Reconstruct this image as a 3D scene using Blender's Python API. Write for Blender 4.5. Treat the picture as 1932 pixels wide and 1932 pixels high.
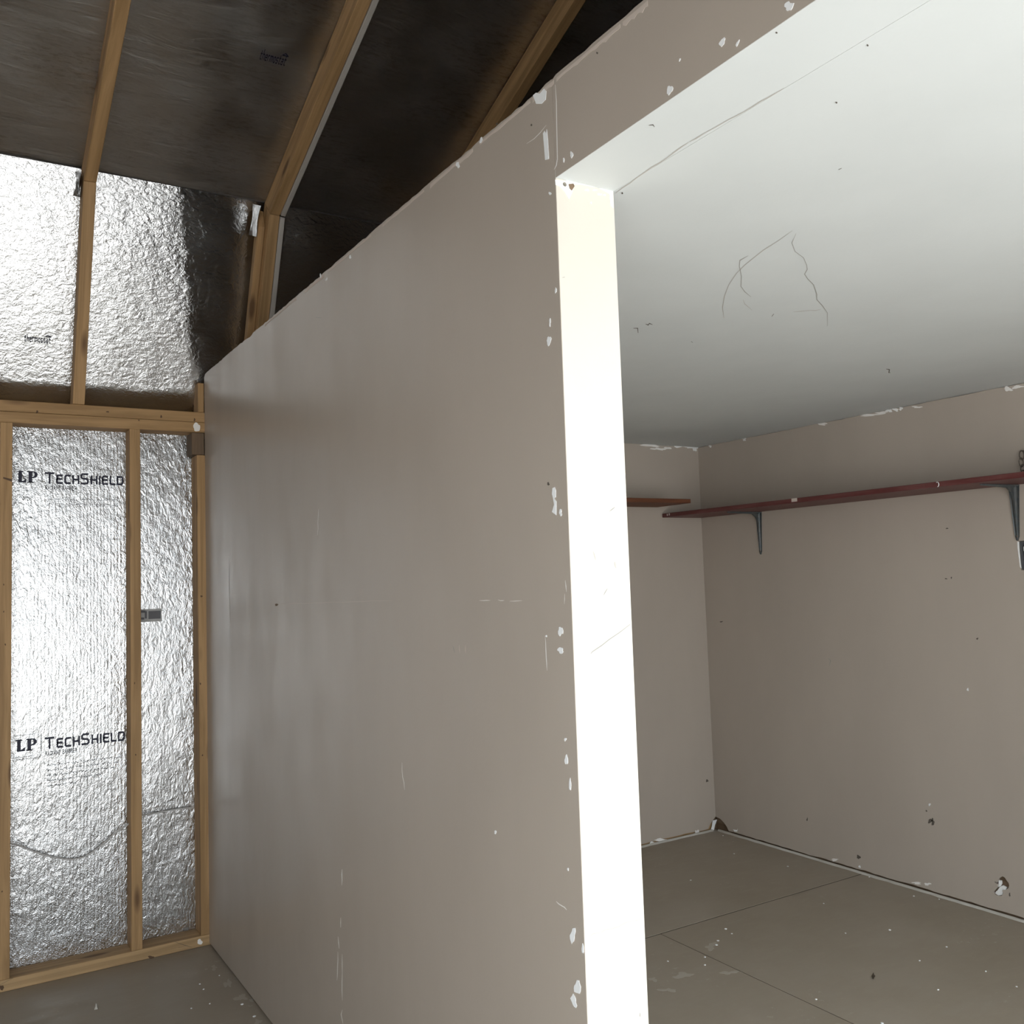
import bpy, bmesh, math, random
from mathutils import Vector, Matrix, noise
from mathutils.geometry import tessellate_polygon

for o in list(bpy.data.objects):
    bpy.data.objects.remove(o)
sc = bpy.context.scene
COL = sc.collection
random.seed(7)

# ------------------------------------------------------------------ camera
CX, CY, CZ = 3.5241, -0.8335, 1.2757
YAW, PITCH, ROLL, FPX = 1.0188, 0.0719, -0.0334, 1752.04
fw = Vector((-math.sin(YAW) * math.cos(PITCH), math.cos(YAW) * math.cos(PITCH), math.sin(PITCH)))
rt = Vector((math.cos(YAW), math.sin(YAW), 0))
up = rt.cross(fw)
rt, up = math.cos(ROLL) * rt + math.sin(ROLL) * up, -math.sin(ROLL) * rt + math.cos(ROLL) * up
cd = bpy.data.cameras.new('camera')
cam = bpy.data.objects.new('camera', cd)
COL.objects.link(cam)
cam.matrix_world = Matrix(((rt.x, up.x, -fw.x, CX), (rt.y, up.y, -fw.y, CY), (rt.z, up.z, -fw.z, CZ), (0, 0, 0, 1)))
cd.sensor_width = 36
cd.lens = 36 * FPX / 1932
cd.clip_start = 0.02
sc.camera = cam

# ------------------------------------------------------------------ sky, exposure
w = bpy.data.worlds.new('world')
sc.world = w
w.use_nodes = True
bg = w.node_tree.nodes['Background']
bg.inputs[0].default_value = (0.90, 0.96, 1.0, 1)
bg.inputs[1].default_value = 3.8
sd = bpy.data.lights.new('sun_offscreen', 'SUN')
sd.energy = 22.0
sd.angle = 0.03
sd.color = (1.0, 0.995, 0.985)
sun = bpy.data.objects.new('sun_offscreen', sd)
COL.objects.link(sun)
sun.rotation_euler = Vector((0.10, 0.50, -0.86)).to_track_quat('-Z', 'Y').to_euler()
sc.view_settings.view_transform = 'Standard'
sc.view_settings.look = 'None'
sc.view_settings.gamma = 1
sc.view_settings.use_curve_mapping = False
sc.view_settings.exposure = 0.02

# ------------------------------------------------------------------ dimensions (metres)
HP, HH, XC, T = 2.080, 1.9145, 2.338, 0.117     # partition top, soffit/ceiling, jamb, wall thickness
YD, XB, XF = 2.458, 0.0127, 3.47                # closet far wall, closet back wall, door wall
Y0 = -2.5                                       # near end of the shed
Z1, Z2, Z3 = 1.8585, 1.8968, 1.935              # top plates
SH = -0.089                                     # inner face of the wall sheathing
LOW, UPP = math.radians(66.5), math.radians(20.36)
KI = Vector((0.305, 0, 2.6185))                 # inner knee of the rafters

# ------------------------------------------------------------------ helpers
def hit(px, py, ax, val):
    """point of the photograph's sight line on one of the room's planes"""
    d = fw + rt * ((px - 966) / FPX) + up * ((966 - py) / FPX)
    c = Vector((CX, CY, CZ))
    return c + d * ((val - c[ax]) / d[ax])

def ring(px, py, ax, val, r, n=9):
    c = hit(px, py, ax, val); e = [k for k in range(3) if k != ax]; out = []
    for k in range(n):
        p = c.copy(); p[e[0]] += r * math.cos(6.2832 * k / n); p[e[1]] += r * math.sin(6.2832 * k / n); out.append(p)
    return out

def tag(o, label=None, cat=None, group=None, kind=None):
    if label: o['label'] = label
    if cat: o['category'] = cat
    if group: o['group'] = group
    if kind: o['kind'] = kind
    return o

def empty(name, loc=(0, 0, 0)):
    o = bpy.data.objects.new(name, None)
    o.empty_display_size = 0.05
    o.location = loc
    COL.objects.link(o)
    return o

def wpos(o):
    v = Vector((0, 0, 0))
    while o:
        v += o.location
        o = o.parent
    return v

def link(name, me, mat, parent=None, M=None):
    o = bpy.data.objects.new(name, me)
    COL.objects.link(o)
    if mat and not me.materials: me.materials.append(mat)
    M = M or Matrix.Identity(4)
    if parent:
        o.parent = parent
        M = Matrix.Translation(-wpos(parent)) @ M
    o.matrix_basis = M
    return o

def mesh_from(name, verts, faces, smooth=False):
    me = bpy.data.meshes.new(name)
    me.from_pydata([tuple(v) for v in verts], [], faces)
    bm = bmesh.new(); bm.from_mesh(me)
    bmesh.ops.recalc_face_normals(bm, faces=bm.faces)
    bm.to_mesh(me); bm.free()
    if smooth:
        for p in me.polygons: p.use_smooth = True
    return me

def frame(origin, along, side):
    x = Vector(along).normalized()
    z = x.cross(Vector(side)).normalized()
    y = z.cross(x)
    o = Vector(origin)
    return Matrix(((x.x, y.x, z.x, o.x), (x.y, y.y, z.y, o.y), (x.z, y.z, z.z, o.z), (0, 0, 0, 1)))

def prism(name, mat, parent, prof, ext, along, bevel=0.0015):
    """profile polygon (world points) swept by ext; local x runs along the grain"""
    prof = [Vector(p) for p in prof]; ext = Vector(ext)
    M = frame(prof[0], along, ext if abs(Vector(along).normalized().dot(ext.normalized())) < .9 else prof[1] - prof[0])
    Mi = M.inverted()
    n = len(prof)
    vs = [Mi @ p for p in prof] + [Mi @ (p + ext) for p in prof]
    fs = [tuple(range(n)), tuple(range(2 * n - 1, n - 1, -1))] + [(i, (i + 1) % n, n + (i + 1) % n, n + i) for i in range(n)]
    me = mesh_from(name, vs, fs)
    if bevel:
        bm = bmesh.new(); bm.from_mesh(me)
        bmesh.ops.bevel(bm, geom=bm.edges[:], offset=bevel, segments=1, affect='EDGES')
        bm.to_mesh(me); bm.free()
    return link(name, me, mat, parent, M)

def box(name, mat, parent, x0, x1, y0, y1, z0, z1, along='z', bevel=0.0015):
    d = {'x': (1, 0, 0), 'y': (0, 1, 0), 'z': (0, 0, 1)}[along]
    if along == 'z':
        prof = [(x0, y0, z0), (x1, y0, z0), (x1, y1, z0), (x0, y1, z0)]; e = (0, 0, z1 - z0)
    elif along == 'y':
        prof = [(x0, y0, z0), (x1, y0, z0), (x1, y0, z1), (x0, y0, z1)]; e = (0, y1 - y0, 0)
    else:
        prof = [(x0, y0, z0), (x0, y1, z0), (x0, y1, z1), (x0, y0, z1)]; e = (x1 - x0, 0, 0)
    return prism(name, mat, parent, prof, e, d, bevel)

def sheet(name, mat, parent, outer, holes, back):
    """flat board with a free outline and real holes; outer/holes are world points, back the thickness vector"""
    loops = [[Vector(p) for p in outer]] + [[Vector(p) for p in h] for h in holes]
    tris = tessellate_polygon(loops)
    front = [p for l in loops for p in l]
    n = len(front); back = Vector(back)
    vs = front + [p + back for p in front]
    fs = [tuple(t) for t in tris] + [tuple(i + n for i in reversed(t)) for t in tris]
    k = 0
    for l in loops:
        m = len(l)
        fs += [(k + i, k + (i + 1) % m, n + k + (i + 1) % m, n + k + i) for i in range(m)]
        k += m
    return link(name, mesh_from(name, vs, fs), mat, parent)

def tube(name, mat, parent, pts, r, closed=False, seg=8, M=None):
    P = [Vector(p) for p in pts]; n = len(P)
    vs, fs = [], []
    ref = Vector((0.13, 0.31, 0.94))
    for i, p in enumerate(P):
        a = P[(i - 1) % n] if closed or i else p
        b = P[(i + 1) % n] if closed or i < n - 1 else p
        t = (b - a).normalized()
        u = t.cross(ref).normalized(); v = t.cross(u)
        for s in range(seg):
            g = 2 * math.pi * s / seg
            vs.append(p + (u * math.cos(g) + v * math.sin(g)) * r)
    for i in range(n if closed else n - 1):
        j = (i + 1) % n
        for s in range(seg):
            fs.append((i * seg + s, i * seg + (s + 1) % seg, j * seg + (s + 1) % seg, j * seg + s))
    if not closed:
        fs += [tuple(range(seg)), tuple(range((n - 1) * seg, n * seg))]
    return link(name, mesh_from(name, vs, fs, True), mat, parent, M)

def smoothpath(pts, k=6):
    P = [Vector(p) for p in pts]; out = []
    for i in range(len(P) - 1):
        p0, p1, p2, p3 = P[max(i - 1, 0)], P[i], P[i + 1], P[min(i + 2, len(P) - 1)]
        for j in range(k):
            t = j / k
            out.append(.5 * ((2 * p1) + (p2 - p0) * t + (2 * p0 - 5 * p1 + 4 * p2 - p3) * t * t + (3 * p1 - p0 - 3 * p2 + p3) * t ** 3))
    return out + [P[-1]]

# ------------------------------------------------------------------ materials
def mat_new(name, col, rough=.5, metal=0., spec=.5):
    m = bpy.data.materials.new(name); m.use_nodes = True
    b = m.node_tree.nodes['Principled BSDF']
    b.inputs['Base Color'].default_value = (*col, 1)
    b.inputs['Roughness'].default_value = rough
    b.inputs['Metallic'].default_value = metal
    b.inputs['Specular IOR Level'].default_value = spec
    return m

class NT:
    def __init__(s, m): s.t = m.node_tree; s.b = s.t.nodes['Principled BSDF']
    def n(s, typ, **kw):
        nd = s.t.nodes.new(typ)
        ins = kw.pop('ins', {})
        for k, v in kw.items(): setattr(nd, k, v)
        for k, v in ins.items():
            if isinstance(v, bpy.types.NodeSocket): s.t.links.new(v, nd.inputs[k])
            else: nd.inputs[k].default_value = v
        return nd
    def coord(s, scale=(1, 1, 1), rot=(0, 0, 0), rnd=False):
        c = s.n('ShaderNodeTexCoord').outputs['Object']
        if rnd:
            oi = s.n('ShaderNodeObjectInfo').outputs['Random']
            mu = s.n('ShaderNodeMath', operation='MULTIPLY', ins={0: oi, 1: 37.0}).outputs[0]
            c = s.n('ShaderNodeVectorMath', operation='ADD', ins={0: c, 1: mu}).outputs[0]
        return s.n('ShaderNodeMapping', ins={'Vector': c, 'Scale': scale, 'Rotation': rot}).outputs[0]
    def noise(s, vec, scale, detail=3, rough=.5, dist=0, typ='FBM'):
        nd = s.n('ShaderNodeTexNoise', ins={'Vector': vec, 'Scale': scale, 'Detail': detail, 'Roughness': rough, 'Distortion': dist})
        nd.noise_type = typ
        return nd.outputs[0]
    def ramp(s, fac, stops, interp='LINEAR'):
        nd = s.n('ShaderNodeValToRGB', ins={'Fac': fac})
        nd.color_ramp.interpolation = interp
        while len(nd.color_ramp.elements) < len(stops): nd.color_ramp.elements.new(.5)
        for e, (p, c) in zip(nd.color_ramp.elements, stops):
            e.position = p
            e.color = (*c, 1) if isinstance(c, tuple) else (c, c, c, 1)
        return nd.outputs[0]
    def mix(s, fac, a, b, blend='MIX'):
        nd = s.n('ShaderNodeMix', data_type='RGBA', blend_type=blend)
        for i, v in ((0, fac), (6, a), (7, b)):
            if isinstance(v, bpy.types.NodeSocket): s.t.links.new(v, nd.inputs[i])
            else: nd.inputs[i].default_value = v if i == 0 else (*v, 1)
        return nd.outputs[2]
    def math(s, op, a, b=0.0):
        return s.n('ShaderNodeMath', operation=op, ins={0: a, 1: b}).outputs[0]
    def set(s, name, sock): s.t.links.new(sock, s.b.inputs[name])
    def bump(s, h, strength, dist):
        s.set('Normal', s.n('ShaderNodeBump', ins={'Height': h, 'Strength': strength, 'Distance': dist}).outputs[0])

def paint(name, c, c2, rough, spec=.5, streak=0.0):
    m = mat_new(name, c, rough, 0, spec); k = NT(m)
    a = k.noise(k.coord((1, 1, .35)), 3.2, 4, .6)
    k.set('Base Color', k.mix(k.ramp(a, [(.35, 0.), (.7, 1.)]), c, c2))
    r = k.noise(k.coord((1.2, 1.2, .5)), 5, 3, .6)
    k.set('Roughness', k.ramp(r, [(.3, max(rough - .07, 0)), (.7, rough + .07)]))
    f = k.noise(k.coord(), 170, 2, .5)
    g = k.noise(k.coord(), 9, 2, .5)
    k.bump(k.math('ADD', k.math('MULTIPLY', f, .35), g), .12, .004)
    return m

M = {}
M['beige'] = paint('beige_wall_paint', (.472, .413, .354), (.442, .386, .33), .36, .45)
M['beige_closet'] = paint('beige_closet_paint', (.472, .413, .354), (.442, .386, .33), .5, .35)
M['white'] = paint('white_ceiling_paint', (.67, .70, .695), (.64, .67, .665), .55, .35)
M['cream'] = paint('cream_jamb_paint', (.64, .60, .53), (.615, .575, .505), .42, .4)
M['gypsum'] = mat_new('bare_gypsum', (.90, .91, .90), .8)
M['paper'] = mat_new('torn_drywall_paper', (.60, .52, .46), .8)
M['spackle'] = mat_new('white_spackle', (.92, .94, .95), .6)
M['scratch'] = mat_new('pale_scratch', (.88, .86, .83), .6)
M['crack'] = mat_new('hairline_crack_grey', (.34, .33, .30), .8)
M['dirt_and_hole_shade'] = mat_new('dark_scuff_and_hole_shade', (.10, .085, .07), .8)  # scuffs and dirt, also the painted shade of the partition's nail holes
M['knot'] = mat_new('dark_knot', (.11, .06, .03), .7)
M['ink'] = mat_new('navy_print_ink', (.012, .012, .035), .55)
M['inkgrey'] = mat_new('grey_print_ink', (.12, .12, .13), .6)
M['inkfaint'] = mat_new('faint_print_ink', (.30, .30, .31), .5, .6)

def wood(name, a, b, knot):
    m = mat_new(name, a, .62, 0, .3); k = NT(m)
    g = k.noise(k.coord((.7, 15, 15), rnd=True), 2.2, 5, .6, .6)
    fine = k.noise(k.coord((4, 160, 160), rnd=True), 1.0, 2, .6)
    v = k.n('ShaderNodeTexVoronoi', ins={'Vector': k.coord((3.2, 13, 13), rnd=True), 'Scale': 1.0})
    kn = k.ramp(v.outputs['Distance'], [(.10, 1.), (.20, 0.)])
    blot = k.noise(k.coord((1.5, 4, 4), rnd=True), 1.5, 3, .6)
    c = k.mix(k.ramp(g, [(.40, 0.), (.60, 1.)]), a, tuple(x * .85 for x in b))
    c = k.mix(k.math('MULTIPLY', fine, .45), c, tuple(x * .6 for x in a))
    c = k.mix(k.math('MULTIPLY', k.ramp(blot, [(.55, 0.), (.75, 1.)]), .45), c, tuple(x * .62 for x in a))
    c = k.mix(k.math('MULTIPLY', kn, .8), c, knot)
    k.set('Base Color', c)
    k.bump(k.math('ADD', g, fine), .15, .002)
    return m
M['pine'] = wood('pine_lumber', (.52, .325, .155), (.39, .235, .105), (.10, .05, .025))
M['plate'] = wood('pine_bottom_plate', (.54, .36, .185), (.43, .28, .14), (.12, .06, .03))
M['brownwood'] = wood('brown_stained_board', (.17, .062, .03), (.12, .042, .02), (.05, .02, .012))
M['framing'] = wood('old_brown_framing', (.20, .135, .085), (.15, .10, .06), (.06, .04, .03))
M['deck'] = wood('loft_deck_plywood', (.30, .22, .14), (.25, .18, .12), (.1, .06, .04))

def red_paint():
    m = mat_new('oxblood_shelf_paint', (.15, .035, .032), .5, 0, .4); k = NT(m)
    a = k.noise(k.coord((2, 30, 30)), 3, 4, .65)
    c = k.mix(k.ramp(a, [(.4, 0.), (.75, 1.)]), (.105, .026, .024), (.155, .062, .058))
    d = k.noise(k.coord((6, 40, 40)), 5, 3, .7)
    k.set('Base Color', k.mix(k.ramp(d, [(.66, 0.), (.74, .7)]), c, (.26, .17, .14)))
    return m
M['red'] = red_paint()

def steel():
    m = mat_new('blue_grey_bracket_steel', (.09, .10, .105), .45, .35); k = NT(m)
    a = k.noise(k.coord(), 60, 3, .6)
    k.set('Base Color', k.mix(k.ramp(a, [(.4, 0.), (.7, 1.)]), (.075, .09, .095), (.12, .12, .115)))
    return m
M['steel'] = steel()
M['drystrip'] = paint('grey_gypsum_strip', (.50, .47, .43), (.44, .41, .37), .7)

def floor_mat():
    m = mat_new('taupe_floor_paint', (.27, .235, .19), .48, 0, .4); k = NT(m)
    a = k.noise(k.coord(), 1.6, 5, .6)
    b = k.noise(k.coord((1, 3, 1)), 7, 5, .7)
    c = k.mix(k.ramp(a, [(.35, 0.), (.65, 1.)]), (.315, .27, .21), (.36, .315, .255))
    c = k.mix(k.math('MULTIPLY', k.ramp(b, [(.5, 0.), (.8, 1.)]), .35), c, (.43, .395, .345))
    sp = k.noise(k.coord(), 42, 4, .75)
    big = k.noise(k.coord(), 2.3, 2, .5)
    f = k.math('MULTIPLY', k.ramp(sp, [(.62, 0.), (.68, 1.)]), k.ramp(big, [(.52, 0.), (.66, 1.)]))
    k.set('Base Color', k.mix(k.math('MULTIPLY', f, .5), c, (.55, .52, .47)))
    k.set('Roughness', k.ramp(b, [(.3, .42), (.7, .6)]))
    k.bump(k.noise(k.coord(), 90, 3, .6), .08, .003)
    return m
M['floor'] = floor_mat()
M['caulk'] = paint('dirty_white_caulk', (.60, .58, .54), (.45, .42, .37), .7)
M['ground'] = paint('pale_gravel_ground', (.41, .405, .395), (.35, .345, .335), .9)
M['shell'] = mat_new('grey_outer_board', (.30, .27, .24), .8)

def foil(name, base, rough, stretch, rot, fine, strength, perf=False, fold=False):
    m = mat_new(name, base, rough, 1.0); k = NT(m)
    v = k.coord(stretch, rot)
    a = k.noise(v, fine, 4, .55, .8)
    b = k.noise(v, fine * 2.7, 3, .6, 1.2, 'RIDGED_MULTIFRACTAL')
    h = k.math('ADD', k.math('MULTIPLY', b, .22), a)
    if perf:
        sx = k.n('ShaderNodeSeparateXYZ', ins={0: k.n('ShaderNodeTexCoord').outputs['Object']})
        st = k.math('SINE', k.math('MULTIPLY', sx.outputs[0], 560.0))
        dz = k.noise(k.coord((60, 140, 1)), 1.6, 2, .5)
        msk = k.math('MULTIPLY', k.ramp(sx.outputs[0], [(.0, 0.), (.62, 1.), (.84, .25), (1., 0.)]), k.ramp(dz, [(.45, 0.), (.6, 1.)]))
        h = k.math('ADD', h, k.math('MULTIPLY', k.math('MULTIPLY', st, msk), .10))
    if fold:
        sx = k.n('ShaderNodeSeparateXYZ', ins={0: k.n('ShaderNodeTexCoord').outputs['Object']})
        near = k.ramp(sx.outputs[1], [(.0, 1.), (.18, .7), (.42, 0.)])
        wr_ = k.noise(k.coord((3, 75, 1)), 1.0, 3, .6, .4)
        h = k.math('ADD', h, k.math('MULTIPLY', k.math('MULTIPLY', wr_, near), .55))
        sp = k.noise(k.coord((14, 60, 1)), 1.5, 5, .75)
        zone = k.noise(k.coord((2.2, 3, 1)), 1.3, 2, .5)
        grime = k.math('MULTIPLY', k.ramp(sp, [(.50, 0.), (.60, 1.)]), k.ramp(zone, [(.42, 0.), (.62, 1.)]))
        k.set('Base Color', k.mix(k.math('MULTIPLY', grime, .4), base, (.20, .17, .14)))
    k.bump(h, strength, .02)
    r = k.noise(k.coord(), 4, 3, .6)
    k.set('Roughness', k.ramp(r, [(.3, rough * .8), (.7, rough * 1.3)]))
    return m
M['foil_wall'] = foil('radiant_barrier_foil', (.60, .605, .61), .22, (1, .5, 1), (0, 0, .5), 60, .20, True)
M['foil_slope'] = foil('crinkled_foil', (.60, .605, .61), .20, (.75, 1, 1), (0, 0, .25), 60, .18)
M['foil_roof'] = foil('dull_roof_foil', (.60, .605, .61), .36, (.35, 1.6, 1), (0, 0, .08), 14, .30, False, True)

# ------------------------------------------------------------------ outside and floor
g = link('ground', mesh_from('ground', [(-30, -30, -.16), (40, -30, -.16), (40, 30, -.16), (-30, 30, -.16)], [(0, 1, 2, 3)]), M['ground'])
tag(g, 'pale gravel ground outside the shed door', kind='structure')

fl = empty('floor')
tag(fl, 'worn taupe painted plywood floor of the shed', kind='structure')
box('subfloor', M['shell'], fl, -.10, 3.57, Y0 - .05, YD + .06, -.15, -.019, 'x', 0)
for (xa, xb, ys) in ((-.088, .876, (Y0, -2.30, .139, YD + .01)), (.876, 2.095, (Y0, -1.08, 1.358, YD + .01)), (2.095, XF + .09, (Y0, -2.30, .139, YD + .01))):
    for ya, yb in zip(ys[:-1], ys[1:]):
        box('floor_panel', M['floor'], fl, xa + .003, xb - .003, ya + .0018, yb - .0018, -.0185, 0, 'y', .0008)

M['joint'] = mat_new('dirt_in_the_joint', (.085, .07, .052), .9)
box('joint_dirt', M['joint'], fl, .876 - .0028, .876 + .0028, T + .01, YD, -.010, -.0006, 'y', 0)
box('joint_dirt', M['joint'], fl, .880, 2.094, 1.358 - .0016, 1.358 + .0016, -.010, -.0006, 'x', 0)

# ------------------------------------------------------------------ left framed wall
wl = empty('wall_left')
tag(wl, 'open stud wall of pine lumber over shiny foil sheathing', kind='structure')
box('sheathing_board', M['shell'], wl, SH - .07, SH - .012, Y0 - .05, YD + .05, -.15, Z3 + .02, 'y', 0)

def foil_grid(name, mat, parent, o, u, v, lu, lv, res, amp, sc1, seed=0.0, extra=None, tears=()):
    o, u, v = Vector(o), Vector(u).normalized(), Vector(v).normalized()
    n = u.cross(v)
    Mx = Matrix(((u.x, v.x, n.x, o.x), (u.y, v.y, n.y, o.y), (u.z, v.z, n.z, o.z), (0, 0, 0, 1)))
    nu, nv = max(int(lu / res), 1), max(int(lv / res), 1)
    vs = []
    for j in range(nv + 1):
        for i in range(nu + 1):
            a, b = lu * i / nu, lv * j / nv
            h = noise.fractal(Vector((a * sc1, b * sc1 * .8, seed)), 1.0, 2.1, 3)
            r = abs(noise.noise(Vector((a * sc1 * 2.1 + b * 4, b * sc1 * 1.3, seed + 9))))
            d = -amp * (.5 - .42 * h + .35 * r)
            if extra: d += extra(a, b)
            vs.append((a, b, min(d, -.0002)))
    fs = [(j * (nu + 1) + i, j * (nu + 1) + i + 1, (j + 1) * (nu + 1) + i + 1, (j + 1) * (nu + 1) + i) for j in range(nv) for i in range(nu)]
    for ta, tb, ra, rb in tears:
        fs = [f for f in fs if ((vs[f[0]][0] + vs[f[2]][0]) / 2 - ta) ** 2 / ra ** 2 + ((vs[f[0]][1] + vs[f[2]][1]) / 2 - tb) ** 2 / rb ** 2 > 1]
    me = bpy.data.meshes.new(name); me.from_pydata(vs, [], fs)
    for p in me.polygons: p.use_smooth = True
    return link(name, me, mat, parent, Mx)

foil_grid('foil_sheet', M['foil_wall'], wl, (SH, -.98, .03), (0, 1, 0), (0, 0, 1), 1.00, 1.84, .009, .0030, 7, 1.3, None, [(hit(352, 1755, 0, SH).y + .98, hit(352, 1755, 0, SH).z - .03, .013, .012)])
foil_grid('foil_sheet', M['foil_wall'], wl, (SH - .001, Y0, .03), (0, 1, 0), (0, 0, 1), 1.53, 1.84, .05, .005, 6, 4.1)
S1, S2 = -.6332, -.2268
for i in range(-4, 2):
    yr = S2 + .4064 * i
    if i == 1: continue
    box('stud', M['pine'], wl, SH + .001, 0, yr - .036, yr, .0385, Z1)
box('stud', M['pine'], wl, SH + .001, -.0005, -.029, .009, .0385, 1.774)
box('filler_block', M['framing'], wl, SH + .001, -.004, -.046, -.0008, 1.7755, Z1 - .0005)
wl.children[-1]['label'] = 'dark grey block above the corner stud'
box('bottom_plate', M['plate'], wl, SH + .001, 0, Y0, YD, .001, .038, 'y')
box('top_plate', M['pine'], wl, SH + .001, 0, Y0, YD, Z1 + .0003, Z2 - .0005, 'y')
box('top_plate', M['pine'], wl, SH + .001, 0, Y0, YD, Z2 + .0005, Z3, 'y')
box('nailer_block', M['pine'], wl, -.075, -.0015, -.0225, -.0008, Z3 + .001, 2.046)

# ------------------------------------------------------------------ roof: foil sheathing and rafters
dl = Vector((math.cos(LOW), 0, math.sin(LOW))); du = Vector((math.cos(UPP), 0, math.sin(UPP)))
nl = Vector((-math.sin(LOW), 0, math.cos(LOW))); nu_ = Vector((-math.sin(UPP), 0, math.cos(UPP)))   # outward
WD = .080
bis = (nl + nu_); bis = bis / bis.dot(nl)
KO = KI + bis * WD                                  # outer knee, where the sheathing folds
FI = KI - dl * ((KI.z - Z3) / dl.z)                 # inner foot of the rafter on the plate
FO = KO - dl * ((KO.z - Z3) / dl.z)
XR = (XF + 0.0) / 2                                 # ridge
RI = KI + du * ((XR - KI.x) / du.x)
RO = KO + du * ((XR - KO.x) / du.x)
RO.x = RI.x = XR
rf = empty('roof')
tag(rf, 'gambrel shed roof with pine rafters under foil sheathing', kind='structure')
llen, ulen = (KO - FO).length, (RO - KO).length
LOWER = ((-2.55, 1.30, .04), (-1.25, 1.47, .009), (.22, 2.30, .03))
def sag(ya):
    # the foil is tucked outward along the plate and towards the doubled rafter
    def f(a, b):
        e0 = .082 + .010 * noise.noise(Vector((a * 7, ya, .5)))
        d = -max(e0 - b, 0) * .24
        y = ya + a
        if ya < 0 and y > -.3:
            yb = -.015 - .115 * (b / llen) + .016 * noise.noise(Vector((b * 14, 3.1, ya))) + .007 * noise.noise(Vector((b * 45, 1.1, ya)))
            d -= max(y - yb, 0) * .13
        return d
    return f
for ya, ln, res in LOWER:
    foil_grid('foil_sheet', M['foil_slope'], rf, (FO.x, ya, FO.z - .0), (0, 1, 0), dl, ln, llen, res, .0035, 5, ya, sag(ya))
def ripple(a, b):
    return .004 * math.exp(-b / .16) * noise.noise(Vector((a * 3, b * 30, 2.0))) - .002 * math.exp(-b / .16)
for ya, ln, res in ((-2.55, 1.30, .05), (-1.25, 1.47, .011), (.22, 2.30, .04)):
    foil_grid('foil_sheet', M['foil_roof'], rf, (KO.x, ya, KO.z), (0, 1, 0), du, ln, ulen, res, .006, 4, ya + 3, ripple)
mir = lambda p: Vector((2 * XR - p.x, p.y, p.z))
for a, b, nm in ((FO - dl * .06, KO, nl), (KO, RO, nu_)):
    for side in (0, 1):
        ax_ = dl if nm is nl else du
        e0 = a + bis * .045 if nm is nu_ else a + nm * .045
        e1 = b + bis * .045 if nm is nl else b + nm * .045 + ax_ * .02
        f0 = a + bis * .06 if nm is nu_ else a + nm * .06
        f1 = b + bis * .06 if nm is nl else b + nm * .06 + ax_ * .02
        q = [e0, e1, f1, f0]
        if side: q = [mir(p) for p in q]
        q = [p + Vector((0, Y0 - .1, 0)) for p in q]
        prism('roof_board', M['shell'], rf, q, (0, YD - Y0 + .2, 0), (0, 1, 0), 0)
# far half of the roof, behind the viewer
foil_grid('foil_sheet', M['foil_roof'], rf, mir(RO) + Vector((0, Y0 - .05, 0)), (0, 1, 0), (du.x, 0, -du.z), 5.05, ulen, .06, .005, 4, 8.0)
foil_grid('foil_sheet', M['foil_slope'], rf, mir(KO) + Vector((0, Y0 - .05, 0)), (0, 1, 0), (dl.x, 0, -dl.z), 5.05, llen, .06, .005, 4, 9.0)

def rafter(yl, yr, mat, parent, name='rafter', inset=0.0, depth=None):
    e = (0, yr - yl, 0); Y = Vector((0, yl, 0))
    ins_l, ins_u = nl * inset, nu_ * inset
    prism(name, mat, parent, [FI + Y, KI - dl * .0008 + Y, KO - dl * .0008 + Y, FO + Vector((.004, 0, 0)) + Y], e, dl)
    prism(name, mat, parent, [KI + du * .0008 + Y, RI + Y, RO + Y, KO + du * .0008 + Y], e, du)
R1 = -.4112
for i in range(-3, 4):
    yr = R1 + .6134 * i
    rafter(yr - .038, yr, M['pine'], rf)
# the doubled rafter over the partition carries a strip of grey board on its far side
y2 = R1 + .6134
FIs, KIs, RIs = FI - nl * .004, KI - bis * .004, RI - nu_ * .004
for a, b, ax in ((FIs, KIs, dl), (KIs, RIs, du)):
    nm = nl if ax is dl else nu_
    Y = Vector((0, y2 + .0015, 0))
    o = prism('board_strip', M['drystrip'], rf, [a + Y + ax * .002, b + Y - ax * .002, b + Y + nm * .09 - ax * .002, a + Y + nm * .09 + ax * .002], (0, .017, 0), ax)
    o['label'] = 'grey gypsum strip along the rafter'
# second ply on the near side of the doubled rafter's foot piece
Y = Vector((0, y2 - .0635, 0))
prism('rafter_ply', M['pine'], rf, [FI + nl * .040 + Y, KI + nl * .040 - dl * .05 + Y, KO - dl * .03 + Y, FO + Vector((.004, 0, 0)) + Y], (0, .0248, 0), dl)
# foil folded over the rafters at the fold of the roof
def foil_tab(yl, wdt, s=1.0):
    vs, fs = [], []
    for i in range(7):
        for j in range(9):
            t = j / 8
            c = KO - dl * (.012 + .11 * t * s) - nl * (.075 * (1 - .35 * t)) * (i / 6) + Vector((0, yl, 0))
            c.y += .004 * math.sin(i * 2.6 + j * .5) - .010 * math.exp(-i)
            vs.append(c)
    for i in range(6):
        for j in range(8): fs.append((i * 9 + j, i * 9 + j + 1, (i + 1) * 9 + j + 1, (i + 1) * 9 + j))
    return link('foil_tab', mesh_from('foil_tab', vs, fs, True), M['foil_slope'], rf)
foil_tab(y2 - .0705, .03)
foil_tab(R1 - .046, .03, .7)

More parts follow.
